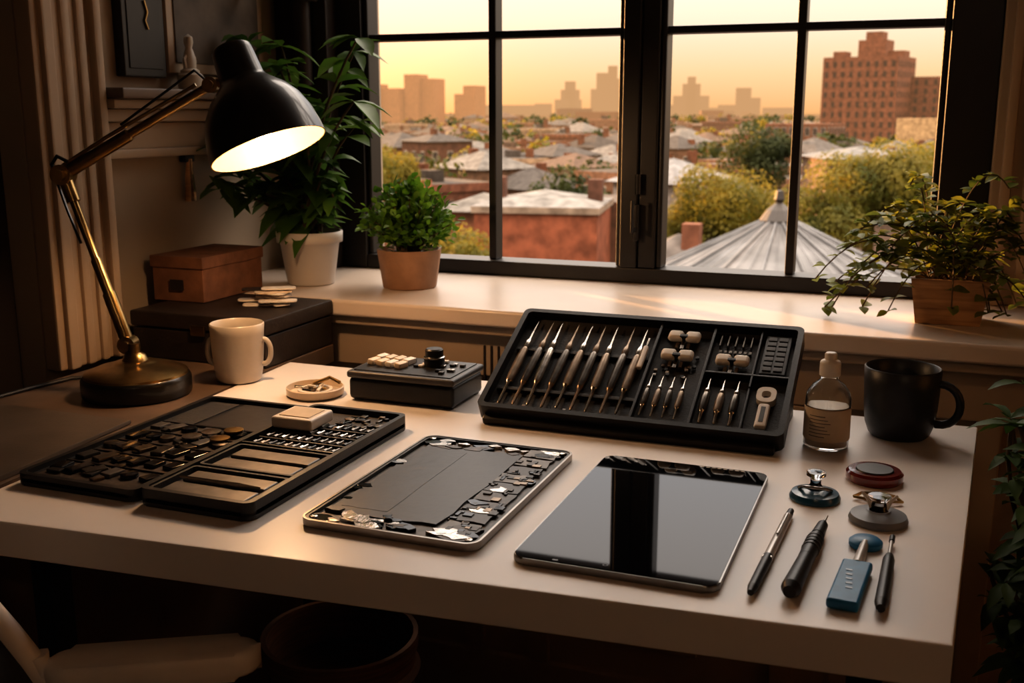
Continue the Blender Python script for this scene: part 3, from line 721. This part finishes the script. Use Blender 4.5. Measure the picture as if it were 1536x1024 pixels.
b.tube([ch((0,-.10,.41)),ch((0,-.19,.43)),ch((0,-.20,.55))],.015,M_blkplas,8)
for k in range(5):
    a=k*2*pi/5; b.tube([ch((0,0,.11)),ch((cos(a)*.26,sin(a)*.26,.07))],[.022,.014],M_blkplas,8)
    b.lathe([(0,0),(.02,0),(.028,.02),(.02,.045),(0,.05)],M_blkplas,ch((cos(a)*.26,sin(a)*.26,.001)),14)
b.make(parent=e)

# ---------------------------------------------------------------- city outside
GZ=-12.0
class City:
    def __init__(s): s.V=[];s.F=[];s.C=[]
    def quadbox(s,cx,cy,w_,d_,z0,z1,rot,col,haze,roofcol=None):
        ca,sa=cos(rot),sin(rot); o=len(s.V)
        for zz in (z0,z1):
            for sx,sy in ((-1,-1),(1,-1),(1,1),(-1,1)):
                lx,ly=sx*w_/2,sy*d_/2; s.V.append((cx+lx*ca-ly*sa,cy+lx*sa+ly*ca,zz))
        for i in range(4): s.F.append((o+i,o+(i+1)%4,o+4+(i+1)%4,o+4+i)); s.C.append((*col,haze))
        s.F.append((o+4,o+5,o+6,o+7)); s.C.append((*(roofcol or col),haze))
    def hip(s,cx,cy,w_,d_,z0,h,rot,col,haze,ov=.5):
        ca,sa=cos(rot),sin(rot); o=len(s.V); rl=max(0,(w_-d_)/2)
        P=[(-w_/2-ov,-d_/2-ov,z0),(w_/2+ov,-d_/2-ov,z0),(w_/2+ov,d_/2+ov,z0),(-w_/2-ov,d_/2+ov,z0),(-rl,0,z0+h),(rl,0,z0+h)]
        for lx,ly,zz in P: s.V.append((cx+lx*ca-ly*sa,cy+lx*sa+ly*ca,zz))
        for f in ((0,1,5,4),(1,2,5),(2,3,4,5),(3,0,4),(3,2,1,0)): s.F.append(tuple(o+i for i in f)); s.C.append((*col,haze))
    def windows(s,cx,cy,w_,d_,z0,z1,rot,haze,nx,nz,ww=.9,wh=1.5,trim=(.5,.42,.35),glass=(.05,.045,.045)):
        ca,sa=cos(rot),sin(rot)
        for face in range(3):
            L=w_ if face==0 else d_; n=nx if face==0 else max(1,int(nx*d_/w_))
            for i in range(n):
                for j in range(nz):
                    t=(i+.5)/n-.5; zc=z0+(z1-z0)*(j+.55)/nz
                    for k,(a_,b_,cc,off) in enumerate(((ww*1.25,wh*1.2,trim,.05),(ww,wh,glass,.09))):
                        if face==0: q_=[(t*L-a_/2,-d_/2-off),(t*L+a_/2,-d_/2-off)]
                        elif face==1: q_=[(-w_/2-off,t*L+a_/2),(-w_/2-off,t*L-a_/2)]
                        else: q_=[(w_/2+off,t*L-a_/2),(w_/2+off,t*L+a_/2)]
                        o=len(s.V)
                        for zz in (zc-b_/2,zc+b_/2):
                            for lx,ly in (q_ if zz<zc else q_[::-1]): s.V.append((cx+lx*ca-ly*sa,cy+lx*sa+ly*ca,zz))
                        s.F.append((o,o+1,o+2,o+3)); s.C.append((*cc,haze))
    def make(s,name):
        me=bpy.data.meshes.new(name); me.from_pydata(s.V,[],s.F); me.materials.append(M_city)
        at=me.color_attributes.new('Col','FLOAT_COLOR','CORNER')
        buf=[]
        for f,c in zip(s.F,s.C): buf.extend(list(c)*len(f))
        at.data.foreach_set('color',buf)
        me.update(); o=bpy.data.objects.new(name,me); COL.objects.link(o); return o
def pol(az,d): a=radians(az); return d*sin(a),d*cos(a)
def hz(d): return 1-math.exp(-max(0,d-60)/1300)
ROT=radians(-32)
random.seed(77)
BR=[(.24,.085,.04),(.30,.12,.055),(.18,.07,.04),(.32,.15,.08),(.25,.13,.075),(.42,.27,.16)]
RF=[(.16,.14,.125),(.11,.095,.085),(.24,.215,.19),(.08,.065,.055),(.18,.11,.075)]
cty=City(); trees=[]
SPEC=[pol(-19.3,60),pol(-22.6,72),pol(-15.6,66),pol(-7.1,32),pol(-12.2,44),pol(-3.2,85),pol(-12.6,80),pol(-6,250),pol(-.3,240)]
ca,sa=cos(ROT),sin(ROT)
for i in range(-60,60):
    for j in range(-10,75):
        gx=i*12.0+rnd(1.0)+(5 if i%3==0 else 0); gy=j*13.5+rnd(1.5)+(6 if j%2 else 0)
        px_=gx*ca-gy*sa; py_=gx*sa+gy*ca
        if py_<10: continue
        d=math.hypot(px_,py_); az=math.degrees(math.atan2(px_,py_))
        if d<72 or d>650 or az<-52 or az>24: continue
        if d<95 and -12<az<4: continue
        if 285<d<325 and -8<az<4: continue
        if any(math.hypot(px_-a_,py_-b_)<13 for a_,b_ in SPEC): continue
        r=random.random()
        if r<.20: trees.append((px_,py_,GZ+random.uniform(3.5,5.5),random.uniform(2.6,4),d)); continue
        ht=random.uniform(5.0,7.6)+ (random.uniform(0,4) if random.random()<.12 and d>150 else 0)
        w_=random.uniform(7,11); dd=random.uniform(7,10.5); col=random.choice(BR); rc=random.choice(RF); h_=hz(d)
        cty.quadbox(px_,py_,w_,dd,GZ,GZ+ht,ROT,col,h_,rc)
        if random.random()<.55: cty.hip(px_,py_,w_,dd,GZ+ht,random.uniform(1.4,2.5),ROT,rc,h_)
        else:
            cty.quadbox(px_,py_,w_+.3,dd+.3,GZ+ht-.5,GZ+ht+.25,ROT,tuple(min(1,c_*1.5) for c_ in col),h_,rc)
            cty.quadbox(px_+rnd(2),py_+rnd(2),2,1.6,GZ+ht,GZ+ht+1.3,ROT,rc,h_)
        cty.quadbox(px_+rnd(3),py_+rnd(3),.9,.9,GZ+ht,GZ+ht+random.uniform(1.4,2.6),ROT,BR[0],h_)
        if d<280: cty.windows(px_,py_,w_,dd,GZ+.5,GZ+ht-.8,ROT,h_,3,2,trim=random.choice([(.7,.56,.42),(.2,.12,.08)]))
for k in range(300):
    az=random.uniform(-50,22); d=random.uniform(650,2000); px_,py_=pol(az,d)
    ht=random.uniform(5,12)+(random.uniform(0,12) if random.random()<.2 else 0)
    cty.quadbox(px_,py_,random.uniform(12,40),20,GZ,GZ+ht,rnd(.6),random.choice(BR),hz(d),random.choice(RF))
for k in range(430):
    az=random.uniform(-50,22); d=random.uniform(110,900)
    px_,py_=pol(az,d); trees.append((px_,py_,GZ+random.uniform(3.8,5.8)+d*.0035,random.uniform(2.8,4.2)+d*.0035,d))
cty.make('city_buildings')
c_=City(); px_,py_=pol(-19.3,60); r_=radians(10)
c_.quadbox(px_,py_,6.6,7,GZ,-3.9,r_,(.42,.13,.065),.03,(.30,.27,.25)); c_.quadbox(px_,py_,6.9,7.3,-4.0,-3.65,r_,(.45,.33,.24),.03,(.30,.27,.25))
c_.windows(px_-.8,py_,1.9,6.95,-6.7,-4.7,r_,.03,1,1,.9,1.4,(1,.95,.85),(.8,.72,.62))
c_.windows(px_,py_,6.6,7,-10.5,-7.0,r_,.03,3,1,.9,1.4,(.4,.3,.22),(.05,.045,.04))
c_.hip(px_,py_,6.4,6.6,-3.65,.7,r_,(.34,.31,.28),.03,.1)
c_.quadbox(px_-2.8,py_,.8,.8,-4,-2.3,r_,(.2,.09,.06),.03); c_.quadbox(px_+2.6,py_+1,.8,.8,-4,-2.4,r_,(.2,.09,.06),.03)
px2,py2=pol(-22.6,72); c_.quadbox(px2,py2,5,6,GZ,-5.0,r_,(.38,.15,.08),.04,(.3,.27,.24)); c_.hip(px2,py2,5,6,-5.0,1.0,r_,(.28,.25,.22),.04)
c_.windows(px2,py2,5,6,-10,-5.4,r_,.04,2,1,.8,1.3)
px2,py2=pol(-15.6,66); c_.quadbox(px2,py2,3.6,6,GZ,-3.9,r_,(.2,.08,.05),.04,(.12,.10,.09)); c_.windows(px2,py2,3.6,6,-9,-4.2,r_,.04,2,2,.8,1.2,(.3,.2,.14))
c_.make('brick_house')
px_,py_=pol(-7.1,32); b=B('turret_house')
M_slate=mat('grey_metal_roof',(.085,.082,.082),.5,0,var=.45,scale=1.5,detail=8); M_brick=mat('brick',(.20,.08,.05),.85,var=.3,scale=6)
b.lathe([(7.4,-5.35),(7.4,-5.15),(0,-1.68)],M_slate,(px_,py_,0),16)
b.lathe([(6.8,GZ),(6.8,-5.3)],M_brick,(px_,py_,0),16)
for k in range(48):
    a=k*2*pi/48; b.tube([(px_+7.35*cos(a),py_+7.35*sin(a),-5.12),(px_+.2*cos(a),py_+.2*sin(a),-1.73)],.014 if k%3 else .04,M_slate,5)
b.lathe([(0,-.98),(.10,-1.0),(.15,-1.25),(.1,-1.35),(.34,-1.55),(.55,-1.85),(.5,-2.0)],M_boxdk,(px_,py_,0),12)
b.make(sharp=15)
px2,py2=pol(-12.2,44)
c_=City(); c_.quadbox(px2,py2,3.5,5,GZ,-4.9,radians(12),(.25,.11,.07),.02,(.2,.17,.15)); c_.hip(px2,py2,3.5,5,-4.9,1.3,radians(12),(.2,.17,.15),.02); c_.quadbox(px2+.7,py2-.8,.7,.7,-4.9,-3.1,0,(.3,.12,.07),.02); c_.make('row_house')
px2,py2=pol(-3.2,85); c_=City(); c_.quadbox(px2,py2,7,7,GZ,-2.0,radians(20),(.3,.2,.15),.04,(.3,.27,.25)); c_.hip(px2,py2,7,7,-2.0,.8,radians(20),(.28,.26,.24),.04); c_.make('row_house')
px2,py2=pol(-12.6,80); c_=City(); c_.quadbox(px2,py2,5,8,GZ,-3.6,radians(-20),(.5,.42,.36),.04,(.3,.27,.25)); c_.hip(px2,py2,5,8,-3.6,1.6,radians(-20),(.34,.32,.31),.04); c_.make('row_house')
c_=City(); px_,py_=pol(-3.1,300); r_=radians(-14); hh=.13
TB=(.32,.115,.06); TW=(.24,.10,.06); TG=(.06,.04,.03)
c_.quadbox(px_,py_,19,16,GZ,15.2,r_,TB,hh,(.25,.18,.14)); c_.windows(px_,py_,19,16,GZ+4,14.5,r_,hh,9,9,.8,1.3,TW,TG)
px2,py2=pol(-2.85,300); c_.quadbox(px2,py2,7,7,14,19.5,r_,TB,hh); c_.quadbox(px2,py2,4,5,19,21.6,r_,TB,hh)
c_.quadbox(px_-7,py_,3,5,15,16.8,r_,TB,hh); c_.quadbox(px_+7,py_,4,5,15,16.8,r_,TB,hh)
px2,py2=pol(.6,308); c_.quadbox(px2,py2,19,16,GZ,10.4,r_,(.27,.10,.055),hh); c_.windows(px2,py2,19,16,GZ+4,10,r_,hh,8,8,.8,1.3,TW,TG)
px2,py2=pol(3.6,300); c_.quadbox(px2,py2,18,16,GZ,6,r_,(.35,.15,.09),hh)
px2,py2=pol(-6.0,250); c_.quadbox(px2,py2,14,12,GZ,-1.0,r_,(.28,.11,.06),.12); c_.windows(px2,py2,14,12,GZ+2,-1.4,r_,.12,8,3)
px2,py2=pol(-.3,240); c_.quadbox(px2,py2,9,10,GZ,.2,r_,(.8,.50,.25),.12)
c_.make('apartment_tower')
c_=City()
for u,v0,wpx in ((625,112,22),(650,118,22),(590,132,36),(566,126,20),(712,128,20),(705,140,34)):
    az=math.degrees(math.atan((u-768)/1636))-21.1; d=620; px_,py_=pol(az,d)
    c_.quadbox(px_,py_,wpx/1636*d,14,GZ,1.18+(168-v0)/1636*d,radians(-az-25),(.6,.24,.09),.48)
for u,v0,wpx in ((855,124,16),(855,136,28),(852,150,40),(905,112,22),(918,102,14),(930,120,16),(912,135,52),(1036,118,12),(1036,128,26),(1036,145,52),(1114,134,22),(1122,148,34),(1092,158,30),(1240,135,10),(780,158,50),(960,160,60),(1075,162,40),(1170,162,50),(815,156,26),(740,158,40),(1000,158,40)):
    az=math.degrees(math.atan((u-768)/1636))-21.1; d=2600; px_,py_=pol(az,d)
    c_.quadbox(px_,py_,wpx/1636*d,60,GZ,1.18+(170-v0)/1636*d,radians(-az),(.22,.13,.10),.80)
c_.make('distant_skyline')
g=B('city_ground'); g.add([(-3000,3.2,GZ),(3000,3.2,GZ),(3000,6000,GZ),(-3000,6000,GZ)],[(0,1,2,3)],M_ground); g.make(sharp=80)

def leafcloud(name,lst,n,ls,m,seed):
    random.seed(seed); V=[];F=[]
    for (tx,ty,tz,tr,d) in lst:
        lobes=[(tx+rnd(tr*.6),ty+rnd(tr*.6),tz+rnd(tr*.4),tr*random.uniform(.3,.62)) for _ in range(9)]
        k=n(d); s_=ls(d,tr)
        for i in range(k):
            lx,ly,lz,lr=random.choice(lobes)
            u=random.uniform(-1,1); a=random.random()*2*pi; q_=math.sqrt(1-u*u); r2=lr*random.uniform(.75,1.05)
            p=Vector((lx+r2*q_*cos(a),ly+r2*q_*sin(a),lz+r2*u))
            d1=Vector((rnd(),rnd(),rnd())); d1.normalize()
            nrm=Vector((q_*cos(a),q_*sin(a),u))
            d1=(d1-nrm*d1.dot(nrm)*.6); 
            if d1.length<.1: d1=nrm.orthogonal()
            d1.normalize(); d2=nrm.cross(d1).normalized()+nrm*rnd(.5)
            o=len(V); a1=d1*s_; a2=d2*s_*.7
            V+= [tuple(p-a1),tuple(p-a2),tuple(p+a1),tuple(p+a2)]; F.append((o,o+1,o+2,o+3))
        o=len(V)
        for zz in (GZ,tz):
            for q in range(4): V.append((tx+.25*cos(q*pi/2),ty+.25*sin(q*pi/2),zz))
        for q in range(4): F.append((o+q,o+(q+1)%4,o+4+(q+1)%4,o+4+q))
    me=bpy.data.meshes.new(name); me.from_pydata(V,[],F); me.materials.append(m); me.update()
    ob=bpy.data.objects.new(name,me); COL.objects.link(ob); return ob
g1=[t for i,t in enumerate(trees) if i%3]; g2=[t for i,t in enumerate(trees) if not i%3]
leafcloud('city_trees',g1,lambda d:450 if d<200 else 140,lambda d,r:r*.09 if d<200 else r*.17,M_treed,1)
leafcloud('city_trees',g2,lambda d:450 if d<200 else 140,lambda d,r:r*.09 if d<200 else r*.17,M_tree,2)
def T(az,d,z_,r): x_,y_=pol(az,d); return (x_,y_,z_,r,d)
leafcloud('leafy_tree',[T(-10.0,55,-3.8,3.1),T(-11.6,56,-4.6,2.3),T(-8.4,56,-4.4,2.4)],lambda d:9000,lambda d,r:.09,M_tree,3)
leafcloud('leafy_tree',[T(-5.0,50,-4.0,2.3),T(-2.6,52,-2.7,2.9),T(-.6,52,-2.1,3.2),T(1.5,54,-2.0,3)],lambda d:9000,lambda d,r:.09,M_tree,4)
leafcloud('leafy_tree',[T(-8.1,92,-2.4,3.0)],lambda d:6000,lambda d,r:.14,M_treed,5)
leafcloud('leafy_tree',[T(-27.6,70,-2.8,2.3),T(-29.5,66,-3,3)],lambda d:6000,lambda d,r:.11,M_tree,6)
leafcloud('leafy_tree',[T(-22.3,42,-5.0,1.7),T(-24.5,45,-5.2,2.1)],lambda d:6000,lambda d,r:.08,M_tree,8)

# ---------------------------------------------------------------- world + sun
SUN_AZ,SUN_EL=-58,6
sd=Vector((sin(radians(SUN_AZ))*cos(radians(SUN_EL)),cos(radians(SUN_AZ))*cos(radians(SUN_EL)),sin(radians(SUN_EL))))
sl=bpy.data.lights.new('sun','SUN'); sl.energy=18; sl.color=(1,.50,.18); sl.angle=radians(1.5)
so=bpy.data.objects.new('sun',sl); COL.objects.link(so); so.rotation_euler=(-sd).to_track_quat('-Z','Y').to_euler(); so.location=(-20,20,10)
wd=bpy.data.worlds.new('evening_sky'); scene.world=wd; wd.use_nodes=True; nt=wd.node_tree; N=nt.nodes; L=nt.links
bg=N['Background']; tc=N.new('ShaderNodeTexCoord'); sp=N.new('ShaderNodeSeparateXYZ'); L.new(tc.outputs['Generated'],sp.inputs[0])
mr=N.new('ShaderNodeMapRange'); mr.inputs['From Min'].default_value=-.1; mr.inputs['From Max'].default_value=.9; L.new(sp.outputs['Z'],mr.inputs[0])
rp=N.new('ShaderNodeValToRGB'); L.new(mr.outputs[0],rp.inputs[0])
els=[(.09,(.12,.07,.035)),(.10,(.86,.45,.19)),(.135,(.94,.62,.34)),(.18,(1.0,.80,.60)),(.26,(1.3,1.12,.92)),(.40,(1.5,1.45,1.45)),(.52,(2.2,1.98,1.82)),(.65,(6.2,5.35,4.6))]
rp.color_ramp.elements[0].position=els[0][0]; rp.color_ramp.elements[0].color=(*els[0][1],1)
rp.color_ramp.elements[1].position=els[-1][0]; rp.color_ramp.elements[1].color=(*els[-1][1],1)
for p_,c in els[1:-1]:
    e_=rp.color_ramp.elements.new(p_); e_.color=(*c,1)
dt=N.new('ShaderNodeVectorMath'); dt.operation='DOT_PRODUCT'; L.new(tc.outputs['Generated'],dt.inputs[0])
gaz=-31; dt.inputs[1].default_value=(sin(radians(gaz)),cos(radians(gaz)),.04)
pw=N.new('ShaderNodeMath'); pw.operation='POWER'; mxx=N.new('ShaderNodeMath'); mxx.operation='MAXIMUM'; L.new(dt.outputs['Value'],mxx.inputs[0]); L.new(mxx.outputs[0],pw.inputs[0]); pw.inputs[1].default_value=90
gl=N.new('ShaderNodeVectorMath'); gl.operation='SCALE'; gl.inputs[0].default_value=(.9,.24,.04); L.new(pw.outputs[0],gl.inputs['Scale'])
ad=N.new('ShaderNodeVectorMath'); L.new(rp.outputs[0],ad.inputs[0]); L.new(gl.outputs[0],ad.inputs[1])
L.new(ad.outputs[0],bg.inputs['Color']); bg.inputs['Strength'].default_value=1.0

# ---------------------------------------------------------------- camera
cd=bpy.data.cameras.new('camera'); cam=bpy.data.objects.new('camera',cd); COL.objects.link(cam)
cam.location=(0,0,1.18); cam.rotation_euler=(radians(90-12.066),0,radians(21.1))
cd.sensor_width=36; cd.lens=37.5; cd.clip_start=.05; cd.clip_end=8000
cd.dof.use_dof=True; cd.dof.focus_distance=1.35; cd.dof.aperture_fstop=9
scene.camera=cam
scene.view_settings.view_transform='Standard'; scene.view_settings.exposure=0
try: scene.view_settings.look='Medium High Contrast'
except Exception as ex:
    scene.view_settings.look='None'; print('look failed',ex)
